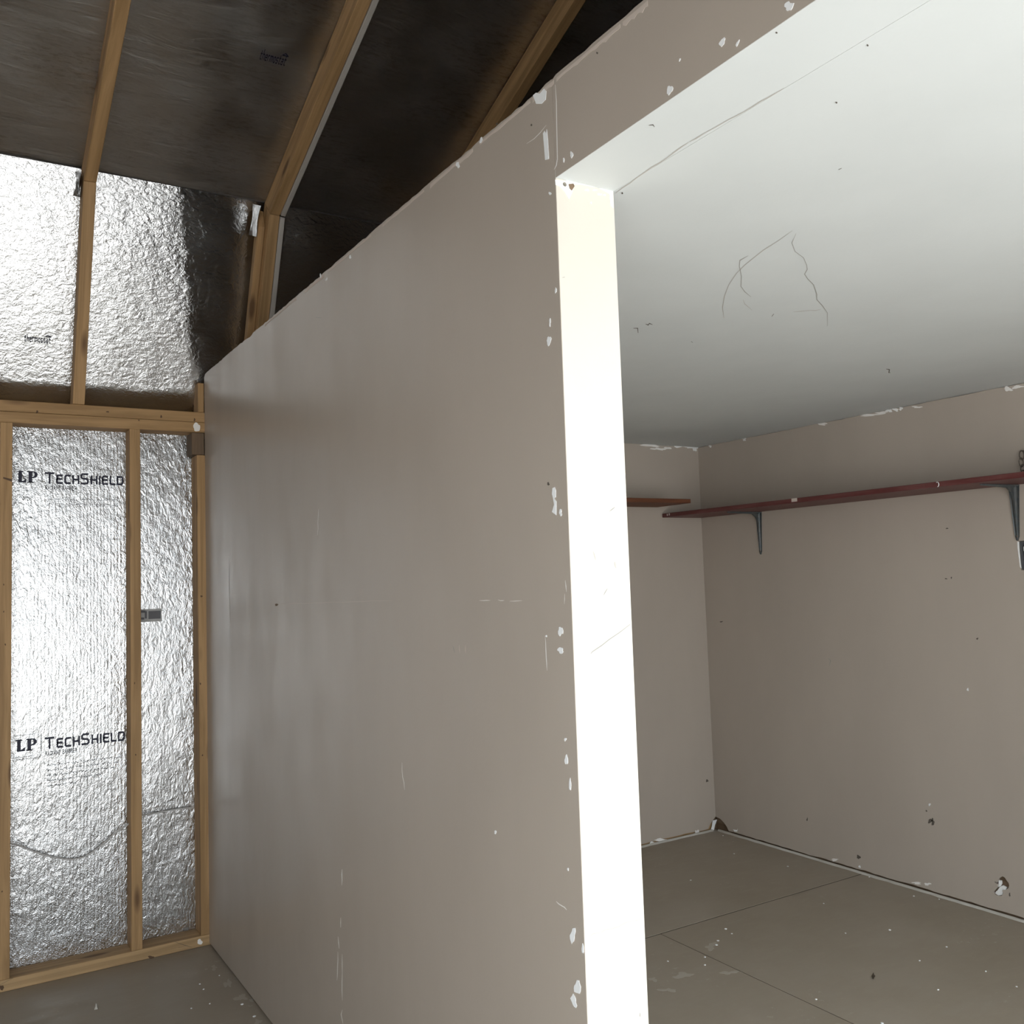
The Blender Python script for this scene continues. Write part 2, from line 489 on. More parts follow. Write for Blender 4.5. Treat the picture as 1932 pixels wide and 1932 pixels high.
# ------------------------------------------------------------------ end walls and door wall (out of the picture)
for nm, ya, yb, lab in (('wall_near', Y0 - .06, Y0 - .03, 'grey board end wall of the shed beside the stud wall'), ('wall_gable', YD + .03, YD + .06, 'grey board gable wall behind the closet')):
    prof = [FO, KO, RO, mir(KO), mir(FO)]
    prof = [Vector((SH - .01, 0, -.15))] + prof + [Vector((XF + .09, 0, -.15))]
    o = prism(nm, M['shell'], None, [p + Vector((0, ya, 0)) for p in prof], (0, yb - ya, 0), (1, 0, 0), 0)
    tag(o, lab, kind='structure')
DOOR = (-2.40, 1.75, 1.90)
ow = [(XF, Y0 - .05, -.15), (XF, YD + .05, -.15), (XF, YD + .05, Z3 + .05), (XF, Y0 - .05, Z3 + .05)]
dz = [(XF, DOOR[0], -.10), (XF, DOOR[1], -.10), (XF, DOOR[1], DOOR[2] - .05), (XF, DOOR[0], DOOR[2] - .05)]
o = sheet('wall_front', M['beige_closet'], None, ow, [dz], (.09, 0, 0))
tag(o, 'door wall of the shed with its wide open doorway', kind='structure')

# ------------------------------------------------------------------ partition wall
wp = empty('wall_partition', (XC / 2, T / 2, 0))
tag(wp, 'scuffed beige drywall partition with chipped corner', kind='structure')
top = []
x = XC - .0005
while x > 0.01:
    top.append((x, 0, HP - abs(noise.noise(Vector((x * 22, 0, 3)))) * .006 - (.004 if .58 < x < .64 else 0)))
    x -= .018
sheet('drywall_sheet', M['beige'], wp, [(0.0005, 0, .009), (XC - .0005, 0, .009)] + top + [(.0005, 0, HP - .012), (.0005, 0, HP - .035)], [], (0, .0125, 0))
sheet('drywall_sheet', M['beige_closet'], wp, [(XB, T, .009), (XC - .0136, T, .009), (XC - .0136, T, HH - .001), (XB, T, HH - .001)], [], (0, -.0125, 0))
box('framing_core', M['framing'], wp, .001, XC - .014, .0128, T - .0128, .001, HP - .012, 'x', 0)
sheet('jamb_board', M['cream'], wp, [(XC, .0006, .004), (XC, T - .0004, .004), (XC, T - .0004, HH - .0003), (XC, .0006, HH - .0003)], [ring(1065, 348, 0, XC, .0040)], (-.0132, 0, 0))
wp.children[-1]['label'] = 'cream white end face of the partition'
top = []
x = XF - .001
while x > XC + .002:
    top.append((x, 0, HP + .001 - abs(noise.noise(Vector((x * 20, 5, 3)))) * .004))
    x -= .02
sheet('header_board', M['beige'], wp, [(XC + .0006, 0, HH + .0004), (XF - .001, 0, HH + .0006)] + top + [(XC + .0006, 0, HP - .003)], [], (0, .0122, 0))
box('header_core', M['framing'], wp, XC + .001, XF - .001, .0128, T - .0005, HH + .0135, HP - .012, 'x', 0)
sheet('soffit_board', M['white'], wp, [(XC - .0005, .0003, HH), (XF - .001, .0003, HH), (XF - .001, T - .0006, HH), (XC - .0005, T - .0006, HH)], [], (0, 0, .0125))

# ------------------------------------------------------------------ closet
ce = empty('ceiling', (1.7, 1.3, HH))
tag(ce, 'smooth white painted ceiling of the closet with hairline cracks', kind='structure')
sheet('drywall_sheet', M['white'], ce, [(0, T, HH), (XF - .001, T, HH), (XF - .001, YD + .01, HH), (0, YD + .01, HH)], [], (0, 0, .0125))
box('loft_deck', M['deck'], ce, .02, XF - .002, T + .001, YD + .02, HH + .05, HH + .068, 'y', 0)

def jag(p, q, n, ax, amp, seed):
    p, q = Vector(p), Vector(q); out = []
    for i in range(n + 1):
        v = p.lerp(q, i / n)
        v[ax] += amp * noise.noise(Vector((i * .63, seed, 1.7)))
        out.append(v)
    return out

wb = empty('wall_back', (XB, 1.3, 0))
tag(wb, 'short beige back wall of the closet behind the small shelf', kind='structure')
sheet('drywall_sheet', M['beige_closet'], wb,
      jag((XB, T, .013), (XB, YD - .052, .013), 60, 2, .004, 2.2) + [(XB, YD - .040, .032), (XB, YD - .022, .047), (XB, YD - .004, .062), (XB, YD, .064), (XB, YD, HH - .001), (XB, T, HH - .001)], [], (-.0125, 0, 0))
box('bottom_plate', M['framing'], wb, -.06, -.0002, T + .001, YD + .02, .001, .09, 'y', 0)

wr = empty('wall_right', (1.7, YD, 0))
tag(wr, 'long beige closet wall carrying the oxblood shelf', kind='structure')
hole = [hit(x, y, 1, YD) for x, y in ((1883, 1659), (1887, 1655), (1892, 1653.5), (1896, 1656), (1899, 1661), (1903, 1666), (1904, 1671), (1902, 1676), (1897, 1679), (1891, 1680), (1893, 1685), (1890, 1690), (1883, 1690.5), (1876, 1688), (1873, 1683), (1877, 1679), (1882, 1674), (1881, 1668), (1876, 1665), (1877, 1662.5), (1881, 1665))]
bx0, bx1, bz0, bz1 = 1.634, 1.706, 1.246, 1.351
bhole = [(bx0 + .004, YD, bz0), (bx1, YD, bz0), (bx1, YD, bz1), (bx0, YD, bz1), (bx0 + .0015, YD, (bz0 + bz1) / 2)]
topj = jag((XF - .001, YD, HH - .001), (XB, YD, HH - .001), 120, 2, .004, 7.7)
for p in topj: p.z = min(p.z, HH - .0008)
sheet('drywall_sheet', M['beige_closet'], wr,
      [(XB, YD, .064), (XB + .03, YD, .060), (XB + .055, YD, .047), (XB + .075, YD, .030), (XB + .085, YD, .014)] + jag((XB + .09, YD, .013), (XF - .001, YD, .014), 150, 2, .004, 5.5) + topj, [hole, bhole], (0, .0125, 0))
box('bottom_plate', M['framing'], wr, -.06, XF, YD + .0135, YD + .029, .001, .16, 'x', 0)
wr.children[-1]['label'] = 'brown framing seen through the holes'
sheet('torn_paper', M['gypsum'], wr, [hit(x, y, 1, YD) + Vector((0, -.0006, 0)) for x, y in ((1919.5, 1022), (1923, 1022), (1924, 1040), (1926.5, 1066), (1928, 1073), (1924.5, 1070), (1922, 1050), (1920, 1034))], [], (0, .0005, 0))
# broken gypsum inside the lower hole
for pts in (((1883, 1661), (1888, 1662), (1888, 1668), (1886, 1673), (1882, 1674)), ((1885, 1674), (1891, 1671), (1898, 1675), (1896, 1679), (1891, 1680), (1887, 1683), (1879, 1683)), ((1878, 1682), (1886, 1677), (1891, 1682), (1890, 1689), (1882, 1690), (1876, 1686))):
    sheet('gypsum_crumb', M['gypsum'], wr, [hit(x, y, 1, YD) + Vector((0, .003 + random.random() * .003, 0)) for x, y in pts], [], (0, .006, 0))
# caulk left where a baseboard was pulled off
def caulk(name, a, b, inward, n, seed, lab):
    a, b, inward = Vector(a), Vector(b), Vector(inward)
    vs, fs = [], []
    for i in range(n + 1):
        p = a.lerp(b, i / n)
        wd = .011 + .010 * abs(noise.noise(Vector((i * .22, seed, 0)))) + .004 * noise.noise(Vector((i * .9, seed, 4)))
        vs += [p + Vector((0, 0, .0006)), p + Vector((0, 0, .0075)), p + inward * wd * .5 + Vector((0, 0, .007)), p + inward * wd + Vector((0, 0, .0006))]
    for i in range(n):
        for k in range(4): fs.append((i * 4 + k, i * 4 + (k + 1) % 4, i * 4 + 4 + (k + 1) % 4, i * 4 + 4 + k))
    fs += [(0, 1, 2, 3), tuple(n * 4 + k for k in range(4))]
    o = link(name, mesh_from(name, vs, fs), M['caulk'])
    tag(o, lab, kind='structure')
caulk('trim_1', (XB + .02, YD - .0006, 0), (XF - .01, YD - .0006, 0), (0, -1, 0), 160, 1.0, 'ragged white caulk line at the foot of the long closet wall')
caulk('trim_2', (XB + .0006, T + .002, 0), (XB + .0006, YD - .03, 0), (1, 0, 0), 110, 6.0, 'ragged white caulk line at the foot of the closet back wall')

# ------------------------------------------------------------------ shelves
def shelf_bracket(parent, x, zb, wide):
    """pressed steel bracket: two tapering arms with a raised rib and rolled edges"""
    br = None
    def arm(name, along, out, L, w0, w1, root, par):
        side = Vector((1, 0, 0)); along, out = Vector(along), Vector(out)
        N = 14; sec = []
        for i in range(N + 1):
            t = i / N
            wd = (w0 + (w1 - w0) * t) / 2
            if t > .93: wd *= math.sqrt(max(1 - ((t - .93) / .075) ** 2, .12))
            hgt = .009 * (1 - .55 * t) + .0015
            prof = [(-wd, 0), (-wd, .0045), (-wd * .72, .0025), (-wd * .45, .003), (-wd * .2, hgt), (wd * .2, hgt), (wd * .45, .003), (wd * .72, .0025), (wd, .0045), (wd, 0)]
            sec.append([root + along * L * t + side * a + out * b for a, b in prof])
        vs = [p for s in sec for p in s]; m = len(sec[0])
        fs = [(i * m + k, i * m + (k + 1) % m, (i + 1) * m + (k + 1) % m, (i + 1) * m + k) for i in range(N) for k in range(m)]
        fs += [tuple(range(m)), tuple(range(N * m, N * m + m))]
        return link(name, mesh_from(name, vs, fs), M['steel'], par)
    br = arm('bracket', (0, 0, -1), (0, -1, 0), .200, wide, .013, Vector((x, YD - .0006, zb - .0006)), parent)
    br['label'] = 'blue grey pressed steel bracket'
    arm('bracket_arm', (0, -1, 0), (0, 0, -1), .205, wide, .013, Vector((x, YD - .0006, zb - .0006)), br)
    # gusset in the elbow and screw heads
    r = Vector((x, YD - .003, zb - .003))
    prof = [r, r + Vector((0, -.055, 0)), r + Vector((0, -.022, -.022)), r + Vector((0, 0, -.065))]
    prism('bracket_gusset', M['steel'], br, [p + Vector((-.0035, 0, 0)) for p in prof], (.007, 0, 0), (0, 0, 1), 0)
    for dzz in (.035, .185):
        c = Vector((x, YD - .004, zb - dzz)); vs = []; n = 10
        for rr, h in ((.0042, 0), (.0036, .004), (.0012, .005)):
            vs += [c + Vector((rr * math.cos(2 * math.pi * k / n), -h, rr * math.sin(2 * math.pi * k / n))) for k in range(n)]
        fs = [(a * n + k, a * n + (k + 1) % n, (a + 1) * n + (k + 1) % n, (a + 1) * n + k) for a in range(2) for k in range(n)] + [tuple(range(2 * n, 3 * n))]
        link('screw_head', mesh_from('screw_head', vs, fs), M['dirt_and_hole_shade'], br)

ZS = 1.5525
sf = empty('wall_shelf', (.9, YD - .13, ZS))
tag(sf, 'long oxblood painted board shelf on two steel brackets', 'shelf')
YF = 2.196
box('board', M['red'], sf, .016, 1.98, YF, YD - .0008, ZS, ZS + .0195, 'x', .0022)
shelf_bracket(sf, .405, ZS, .034)
shelf_bracket(sf, 1.634, ZS, .040)
for a, b, c, d in ((.838, .868, ZS + .005, ZS + .019), (.052, .057, ZS + .006, ZS + .016), (.066, .073, ZS + .007, ZS + .017)):
    o = box('label_sticker', M['paper'] if a > .5 else M['scratch'], sf, a, b, YF - .0008, YF - .0001, c, d, 'x', 0)
    o['label'] = 'small pale paper label' if a > .5 else 'white paint fleck'
ph = [(1.508 + .006 * math.cos(t), YF - .001, ZS + .009 + .0085 * math.sin(t)) for t in [math.radians(130 - 20 * k) for k in range(12)]]
tube('hook', M['spackle'], sf, ph, .0013, seg=6)

ss = empty('wall_shelf', (.13, 1.4, 1.604))
tag(ss, 'short brown stained board shelf on the closet back wall', 'shelf')
box('board', M['brownwood'], ss, XB + .0006, .255, .42, 2.170, 1.6035, 1.6225, 'y', .0015)
box('support_cleat', M['brownwood'], ss, XB + .0006, .032, .45, 1.60, 1.565, 1.603, 'y', .001)

# wire loops hanging above the shelf and the outlet box under it
ch = empty('chain', (1.69, YD - .012, ZS + .0195))
tag(ch, 'small rusty chain hanging on the closet wall above the oxblood shelf', 'chain')
M['rust'] = mat_new('rusty_chain_steel', (.16, .135, .11), .6, .5)
for i, (cx_, cz_, ry) in enumerate(((1.676, 1.655, 0), (1.672, 1.630, 1.2), (1.678, 1.607, .2), (1.676, 1.586, 1.3), (1.694, 1.660, 1.1), (1.710, 1.648, .3))):
    pts = []
    for k in range(16):
        t = 2 * math.pi * k / 16
        p = Vector((.0085 * math.cos(t), 0, .016 * math.sin(t)))
        p = Matrix.Rotation(ry, 3, 'Z') @ p
        pts.append(Vector((cx_, YD - .011, cz_)) + p)
    tube('link', M['rust'], ch, pts, .0021, True, 7)
tube('nail', M['rust'], ch, [(1.684, YD - .024, 1.670), (1.684, YD + .004, 1.670)], .0016)

eb = empty('electrical_box', (1.67, YD, 1.25))
tag(eb, 'navy plastic outlet box with a white receptacle sunk in the closet wall', 'outlet box')
M['navy'] = mat_new('navy_plastic', (.018, .024, .06), .4)
M['greyrim'] = mat_new('grey_plastic_rim', (.10, .10, .105), .5)
M['whiteplastic'] = mat_new('white_plastic', (.8, .8, .78), .35)
a, b, c, d = bx0 + .006, bx1 - .002, bz0 + .003, bz1 - .003
fr = [(a, YD - .001, c), (b, YD - .001, c), (b, YD - .001, d), (a, YD - .001, d)]
fi = [(a + .0025, YD - .001, c + .003), (b - .003, YD - .001, c + .003), (b - .003, YD - .001, d - .003), (a + .0025, YD - .001, d - .003)]
sheet('rim', M['greyrim'], eb, fr, [fi], (0, .028, 0))
box('back_plate', M['navy'], eb, a, b, YD + .0272, YD + .0286, c, d, 'x', 0)
prism('receptacle', M['whiteplastic'], eb, [(a + .016, YD + .006, c + .02), (b - .0035, YD + .006, c + .02), (b - .0035, YD + .006, d - .012), (a + .012, YD + .006, d - .012), (a + .007, YD + .006, d - .020), (a + .007, YD + .006, d - .032), (a + .013, YD + .006, d - .042)], (0, .02, 0), (1, 0, 0), .001)

# ------------------------------------------------------------------ cable on the framed wall
cb = []
for x, y, xx in ((19, 1591, -.045), (40, 1597, -.07), (60, 1605, -.076), (95, 1616, -.079), (125, 1621, -.079), (155, 1618, -.079), (185, 1600, -.079), (215, 1574, -.072), (243, 1554, -.05)):
    cb.append(hit(x, y, 0, xx))
o = tube('cable', mat_new('grey_cable_sheath', (.55, .54, .53), .5), None, smoothpath(cb), .0029)
tag(o, 'thin grey cable sagging between the two studs under the lower lettering', 'cable')
cb = [hit(x, y, 0, xx) for x, y, xx in ((266, 1538, -.05), (285, 1536, -.072), (310, 1531, -.078), (340, 1526, -.079), (362, 1524, -.076))]
o = tube('cable', bpy.data.materials['grey_cable_sheath'], None, smoothpath(cb), .0029)
tag(o, 'thin grey cable running straight to the corner stud', 'cable')

# ------------------------------------------------------------------ printing on the foil
G = {
 'T': (.85, [[(0, 1), (.85, 1)], [(.425, 1), (.425, 0)]]),
 'E': (.68, [[(.68, 1), (.1, 1), (0, .9), (0, .1), (.1, 0), (.68, 0)], [(0, .52), (.6, .52)]]),
 'C': (.70, [[(.70, 1), (.14, 1), (0, .86), (0, .14), (.14, 0), (.70, 0)]]),
 'H': (.74, [[(0, 1), (0, 0)], [(.74, 1), (.74, 0)], [(0, .5), (.74, .5)]]),
 'S': (.72, [[(.70, 1), (.14, 1), (0, .88), (0, .64), (.12, .54), (.60, .48), (.72, .36), (.72, .12), (.58, 0), (0, 0)]]),
 'I': (.06, [[(.03, 1), (.03, 0)]]),
 'L': (.62, [[(0, 1), (0, .1), (.1, 0), (.62, 0)]]),
 'D': (.74, [[(0, 0), (0, 1), (.58, 1), (.74, .84), (.74, .16), (.58, 0), (0, 0)]]),
 'R': (.70, [[(0, 0), (0, 1), (.56, 1), (.70, .86), (.70, .62), (.56, .48), (0, .48)], [(.38, .48), (.70, 0)]]),
 'A': (.80, [[(0, 0), (.4, 1), (.8, 0)], [(.15, .34), (.65, .34)]]),
 'N': (.74, [[(0, 0), (0, 1), (.74, 0), (.74, 1)]]),
 'B': (.70, [[(0, 0), (0, 1), (.55, 1), (.68, .88), (.68, .64), (.55, .52), (0, .52)], [(.55, .52), (.70, .40), (.70, .12), (.56, 0), (0, 0)]]),
 't': (.42, [[(.16, .92), (.16, .1), (.26, 0), (.42, 0)], [(0, .62), (.42, .62)]]),
 'h': (.44, [[(0, 1.12), (0, 0)], [(0, .5), (.12, .62), (.34, .62), (.44, .5), (.44, 0)]]),
 'e': (.44, [[(0, .32), (.44, .32), (.44, .5), (.34, .62), (.1, .62), (0, .5), (0, .12), (.1, 0), (.42, 0)]]),
 'r': (.30, [[(0, .62), (0, 0)], [(0, .46), (.14, .62), (.3, .62)]]),
 'm': (.70, [[(0, .62), (0, 0)], [(0, .52), (.1, .62), (.26, .62), (.35, .52), (.35, 0)], [(.35, .52), (.45, .62), (.61, .62), (.70, .52), (.70, 0)]]),
 'o': (.44, [[(.1, 0), (0, .12), (0, .5), (.1, .62), (.34, .62), (.44, .5), (.44, .12), (.34, 0), (.1, 0)]]),
 's': (.40, [[(.4, .62), (.08, .62), (0, .54), (0, .40), (.08, .33), (.32, .29), (.4, .22), (.4, .08), (.32, 0), (0, 0)]]),
 'a': (.44, [[(.04, .62), (.34, .62), (.44, .52), (.44, 0)], [(.44, .34), (.1, .34), (0, .26), (0, .08), (.1, 0), (.44, 0)]]),
}
def strokes(poly, th, vs, fs):
    h = th / 2
    for (x0, y0), (x1, y1) in zip(poly[:-1], poly[1:]):
        L = math.hypot(x1 - x0, y1 - y0) or 1e-6
        ux, uy = (x1 - x0) / L, (y1 - y0) / L
        e = h * .75
        a = (x0 - ux * e, y0 - uy * e); b = (x1 + ux * e, y1 + uy * e)
        k = len(vs)
        vs += [(a[0] + uy * h, a[1] - ux * h), (b[0] + uy * h, b[1] - ux * h), (b[0] - uy * h, b[1] + ux * h), (a[0] - uy * h, a[1] + ux * h)]
        fs.append((k, k + 1, k + 2, k + 3))

def lettering(name, mat, parent, runs, width, th, gap, org, u, v, lift, extra=(), hs=1.0):
    """runs: (text, height, gap, baseline); scaled to total width; org is the lower left corner on the surface"""
    vs, fs = [], []; x = 0
    for txt, hh in runs:
        for c in txt:
            if c == ' ': x += .5 * hh; continue
            wd, st = G[c]
            for s in st: strokes([(x + p[0] * hh, p[1] * hh) for p in s], th, vs, fs)
            x += (wd + gap) * hh
    x -= gap * runs[-1][1]
    for s in extra: strokes([(p[0] * x, p[1]) for p in s], th * .8, vs, fs)
    u, v, org = Vector(u).normalized(), Vector(v).normalized(), Vector(org)
    n = u.cross(v)
    k = width / x
    me = bpy.data.meshes.new(name)
    me.from_pydata([tuple(org + u * (p[0] * k) + v * (p[1] * k * hs) + n * (lift + .00003 * (i // 4 % 3))) for i, p in enumerate(vs)], [], fs)
    return link(name, me, mat, parent)
def logo_LP(parent, org, w_, h_, lift):
    vs, fs = [], []
    def poly(pts):
        k = len(vs); vs.extend(pts); fs.append(tuple(range(k, k + len(pts))))
    # slab-serif L
    poly([(0, .9), (0, 1), (.30, 1), (.30, .9)]); poly([(.07, .0), (.07, .9), (.24, .9), (.24, .0)]); poly([(.24, 0), (.24, .13), (.36, .16), (.40, .30), (.46, .30), (.43, 0)])
    # P
    poly([(.50, .9), (.50, 1), (.62, 1), (.62, .9)]); poly([(.56, 0), (.56, 1), (.73, 1), (.73, 0)]); poly([(.50, 0), (.50, .08), (.80, .08), (.80, 0)])
    ro, ri = [], []
    for k in range(11):
        t = math.radians(90 - 18 * k)
        ro.append((.78 + .22 * math.cos(t), .70 + .30 * math.sin(t))); ri.append((.78 + .07 * math.cos(t), .70 + .19 * math.sin(t)))
    for k in range(10): poly([ro[k], ro[k + 1], ri[k + 1], ri[k]])
    poly([(.72, 1), (.78, 1), (.78, .89), (.72, .89)]); poly([(.72, .51), (.78, .51), (.78, .40), (.72, .40)])
    org = Vector(org)
    me = bpy.data.meshes.new('lettering')
    me.from_pydata([(org.x + lift, org.y + p[0] * w_, org.z + p[1] * h_) for p in vs], [], fs)
    return link('lettering', me, M['ink'], parent)

def ruled(name, mat, parent, lines, th, lift):
    vs, fs = [], []
    for l in lines: strokes(l, th, vs, fs)
    me = bpy.data.meshes.new(name)
    me.from_pydata([(SH + lift, p[0], p[1]) for p in vs], [], fs)
    return link(name, me, mat, parent)

def brand(zb, zt, yl, small):
    h_ = zt - zb
    logo_LP(wl, (SH, -.614, zb - .001), .064, .040, .0012)
    lettering('lettering', M['ink'], wl, (('T', 1.0), ('ECH', .80), ('S', 1.0), ('HIELD', .80)), .252, .19, .40, (SH, yl, zb), (0, 1, 0), (0, 0, 1), .0012, (), 1.15)
    lettering('lettering', M['inkgrey'], wl, (('RADIANT BARRIER', 1.0),), .098, .19, .42, (SH, yl, zb - .024), (0, 1, 0), (0, 0, 1), .0012, (), 1.9)
    ruled('print_rule', M['inkgrey'], wl, [[(-.536, zb - .002), (-.536, zt + .012)]], .0012, .0011)
    ruled('print_rule', M['inkfaint'], wl, [[(-.624, zb - .020), (-.556, zb - .020)], [(-.624, zb - .028), (-.556, zb - .028)], [(-.620, zt + .014), (-.552, zt + .014)]], .0011, .0011)
    rows = []
    for r in range(small):
        zr = zb - .058 - r * .0175
        x = yl + .006; end = yl + (.23, .235, .225, .16, .10)[r % 5]
        while x < end:
            wlen = random.uniform(.012, .03); y = x; l = []
            while y < x + wlen:
                l.append((y, zr + random.uniform(-.0032, .0032))); y += random.uniform(.0018, .0034)
            if len(l) > 1: rows.append(l)
            x += wlen + .005
    if rows: ruled('fine_print', M['inkgrey' if small > 3 else 'inkfaint'], wl, rows, .0013, .0011)
brand(1.667, 1.704, -.525, 2)
brand(.748, .787, -.523, 5)

# "thermostat" stamps with the little roof mark
roofmark = [[(.80, .92), (.90, 1.22), (1.02, .92)]]
def stamp(px, py, px2, slope, hs):
    o_ = (FO, dl, nl) if slope == 'low' else (KO, du, nu_)
    def on(px, py):
        d = fw + rt * ((px - 966) / FPX) + up * ((966 - py) / FPX); c = Vector((CX, CY, CZ))
        return c + d * ((o_[0] - c).dot(o_[2]) / d.dot(o_[2]))
    a, b = on(px, py), on(px2, py)
    return lettering('lettering', M['ink'], rf, (('thermostat', 1.0),), abs(b.y - a.y), .15, .30, a, (0, 1, 0), o_[1], .0015, [[(.80, 1.04), (.90, 1.3), (1.03, 1.04), (.80, 1.04)]], hs)
stamp(46, 643, 95, 'low', 1.9)
stamp(489, 110, 541, 'up', 3.0)
# grade stamp beside the middle stud
pt = [hit(x, y, 0, SH) for x, y in ((262, 1150), (305, 1148), (305, 1172), (262, 1174))]
sheet('grade_stamp', mat_new('grey_stamp_ink', (.42, .42, .41), .6, .3), wl, [p + Vector((.0012, 0, 0)) for p in pt], [], (-.0006, 0, 0))
for q in (((266, 1152), (274, 1152), (274, 1156), (266, 1156)), ((273, 1153), (277, 1153), (277, 1167), (273, 1167)), ((266, 1165), (272, 1165), (272, 1169), (266, 1169)), ((280, 1153), (303, 1152), (303, 1167), (280, 1168))):
    sheet('stamp_mark', M['inkgrey'], wl, [hit(x, y, 0, SH) + Vector((.0018, 0, 0)) for x, y in q], [], (-.0004, 0, 0))

# ------------------------------------------------------------------ wear: chips, scratches, cracks (each its own piece on the surface it marks)
PL = {'part': (1, 0.0, Vector((0, -1, 0)), wp), 'jamb': (0, XC, Vector((1, 0, 0)), wp), 'ceil': (2, HH, Vector((0, 0, -1)), ce),
      'right': (1, YD, Vector((0, -1, 0)), wr), 'back': (0, XB, Vector((1, 0, 0)), wb), 'floor': (2, 0.0, Vector((0, 0, 1)), fl), 'soffit': (2, HH, Vector((0, 0, -1)), wp), 'plate': (0, 0.0, Vector((1, 0, 0)), wl), 'foil': (0, SH, Vector((1, 0, 0)), wl)}
def chip(sf_, pts, mat='spackle', name='paint_chip', th=.0007, holes=()):
    ax, val, n, par = PL[sf_]
    P = [hit(x, y, ax, val) + n * (th + .0001) for x, y in pts]
    return sheet(name, M[mat], par, P, [[q + n * (th + .0001) for q in h] for h in holes], -n * th)
def blob(sf_, cx_, cy_, rx, ry, mat='spackle', name='paint_chip', n=10, rough=.3, th=.0007, tilt=0.0):
    pts = []
    n = max(n, 14)
    p1, p2, p3 = (random.uniform(0, 6.28) for _ in range(3))
    for k in range(n):
        t = 2 * math.pi * k / n
        r = 1 + rough * (.55 * math.sin(2 * t + p1) + .5 * math.sin(3 * t + p2) + .4 * math.sin(5 * t + p3)) + random.uniform(-.06, .06)
        x, y = rx * r * math.cos(t), ry * r * math.sin(t)
        pts.append((cx_ + x * math.cos(tilt) - y * math.sin(tilt), cy_ + x * math.sin(tilt) + y * math.cos(tilt)))
    return chip(sf_, pts, mat, name, th)
def scratch(sf_, pts, wpx, mat='scratch', name='scratch', taper=True):
    ax, val, n, par = PL[sf_]
    L, R = [], []
    m = len(pts)
    for i, (x, y) in enumerate(pts):
        a = pts[max(i - 1, 0)]; b = pts[min(i + 1, m - 1)]
        d = math.hypot(b[0] - a[0], b[1] - a[1]) or 1
        nx, ny = -(b[1] - a[1]) / d, (b[0] - a[0]) / d
        h = wpx / 2 * (.35 if taper and i in (0, m - 1) else random.uniform(.75, 1.2))
        L.append((x + nx * h, y + ny * h)); R.append((x - nx * h, y - ny * h))
    vs, fs = [], []
    for l, r in zip(L, R):
        vs += [hit(*l, ax, val) + n * .0004, hit(*r, ax, val) + n * .0004]
    for i in range(m - 1): fs.append((2 * i, 2 * i + 1, 2 * i + 3, 2 * i + 2))
    me = bpy.data.meshes.new(name); me.from_pydata([tuple(v) for v in vs], [], fs)
    return link(name, me, M[mat], par)
def wob(a, b, n, amp):
    return [(a[0] + (b[0] - a[0]) * i / n + random.uniform(-amp, amp), a[1] + (b[1] - a[1]) * i / n + random.uniform(-amp, amp)) for i in range(n + 1)]

# along the jamb edge of the partition
chip('part', ((1006, 180), (1012, 175), (1019, 177), (1027, 167), (1031, 172), (1030, 188), (1022, 196), (1012, 196)))
chip('part', ((1025, 252), (1028, 247), (1031, 252), (1032, 244), (1034, 262), (1036, 300), (1029, 302), (1027, 275)))
for x, y, rx, ry, tl in ((1264, 170, 4.5, 10, .3), (1363, 80, 4.5, 8, .3), (1489, 12, 7, 10, .5), (1079, 292, 2.6, 6, .1), (1064, 302, 1.4, 4, 0), (864, 311, 3, 6, 0), (661, 485, 2, 3, 0),
                         (1036, 643, 4, 8, 0), (1058, 1191, 4, 9, 0), (1058, 1227, 5.5, 5.5, .5), (1058, 967, 2.5, 6, 0), (1069, 1434, 3, 9, .1), (1067, 1395, 2, 3, 0),
                         (1090, 1863, 6.5, 12, -.2), (1083, 1888, 5, 11, -.2), (1081, 1765, 4.5, 14, .05), (908, 265, 2, 7, .2), (1038, 365, 2.2, 3, 0), (1049, 548, 1.5, 5, 0), (1038, 608, 1.3, 7, 0),
                         (1392, 82, 2, 6, .4), (1283, 113, 1.2, 3, .4), (935, 1570, 2, 3, 0), (1076, 1480, 1.6, 12, 0), (1100, 1790, 1.6, 10, 0), (1031, 1200, 1.2, 2, 0), (605, 520, 1.2, 4, 0), (616, 527, 1.4, 3, .4), (1072, 1640, 1.2, 3, 0)):
    blob('part', x, y, rx, ry, tilt=tl)
chip('part', ((1043, 921), (1047, 919), (1049, 925), (1049, 938), (1046, 940), (1050, 946), (1050, 972), (1042, 966), (1046, 952), (1044, 940), (1042, 932)))
scratch('part', [(1048, 160), (1050, 190), (1051, 250), (1052, 300), (1050, 312), (1046, 320)], 1.8)
for pts, wd in (([(1031, 236), (1020, 250), (1008, 262), (994, 271)], 1.2), (wob((905, 1133), (925, 1133), 3, .8), 1.2), (wob((940, 1132), (952, 1133), 3, .8), 1.2), (wob((962, 1134), (985, 1133), 3, .8), 1.0),
                (wob((646, 1640), (645, 1670), 3, .4), 1.8), (wob((643, 1731), (643, 1750), 2, .3), 1.8), (wob((638, 1767), (640, 1790), 2, .3), 1.8), (wob((638, 1796), (636, 1850), 4, .6), 1.2), (wob((646, 1800), (646, 1888), 5, .5), 1.1), (wob((645, 1905), (646, 1932), 3, 1.5), 1.4),
                (wob((1029, 1200), (1033, 1265), 5, .5), 1.3), (wob((1067, 1095), (1069, 1117), 2, .3), 1.4), (wob((1066, 1120), (1065, 1140), 2, .3), 1.2), (wob((601, 960), (600, 1010), 4, .6), .9), (wob((758, 1440), (764, 1490), 4, 1.5), 1.0), (wob((1050, 1700), (1070, 1716), 4, 1.5), 1.8), (wob((432, 1060), (434, 1180), 5, .8), .8)):
    scratch('part', pts, wd)
scratch('part', wob((516, 1140), (742, 1133), 12, .8), .8, 'paper', 'scratch')
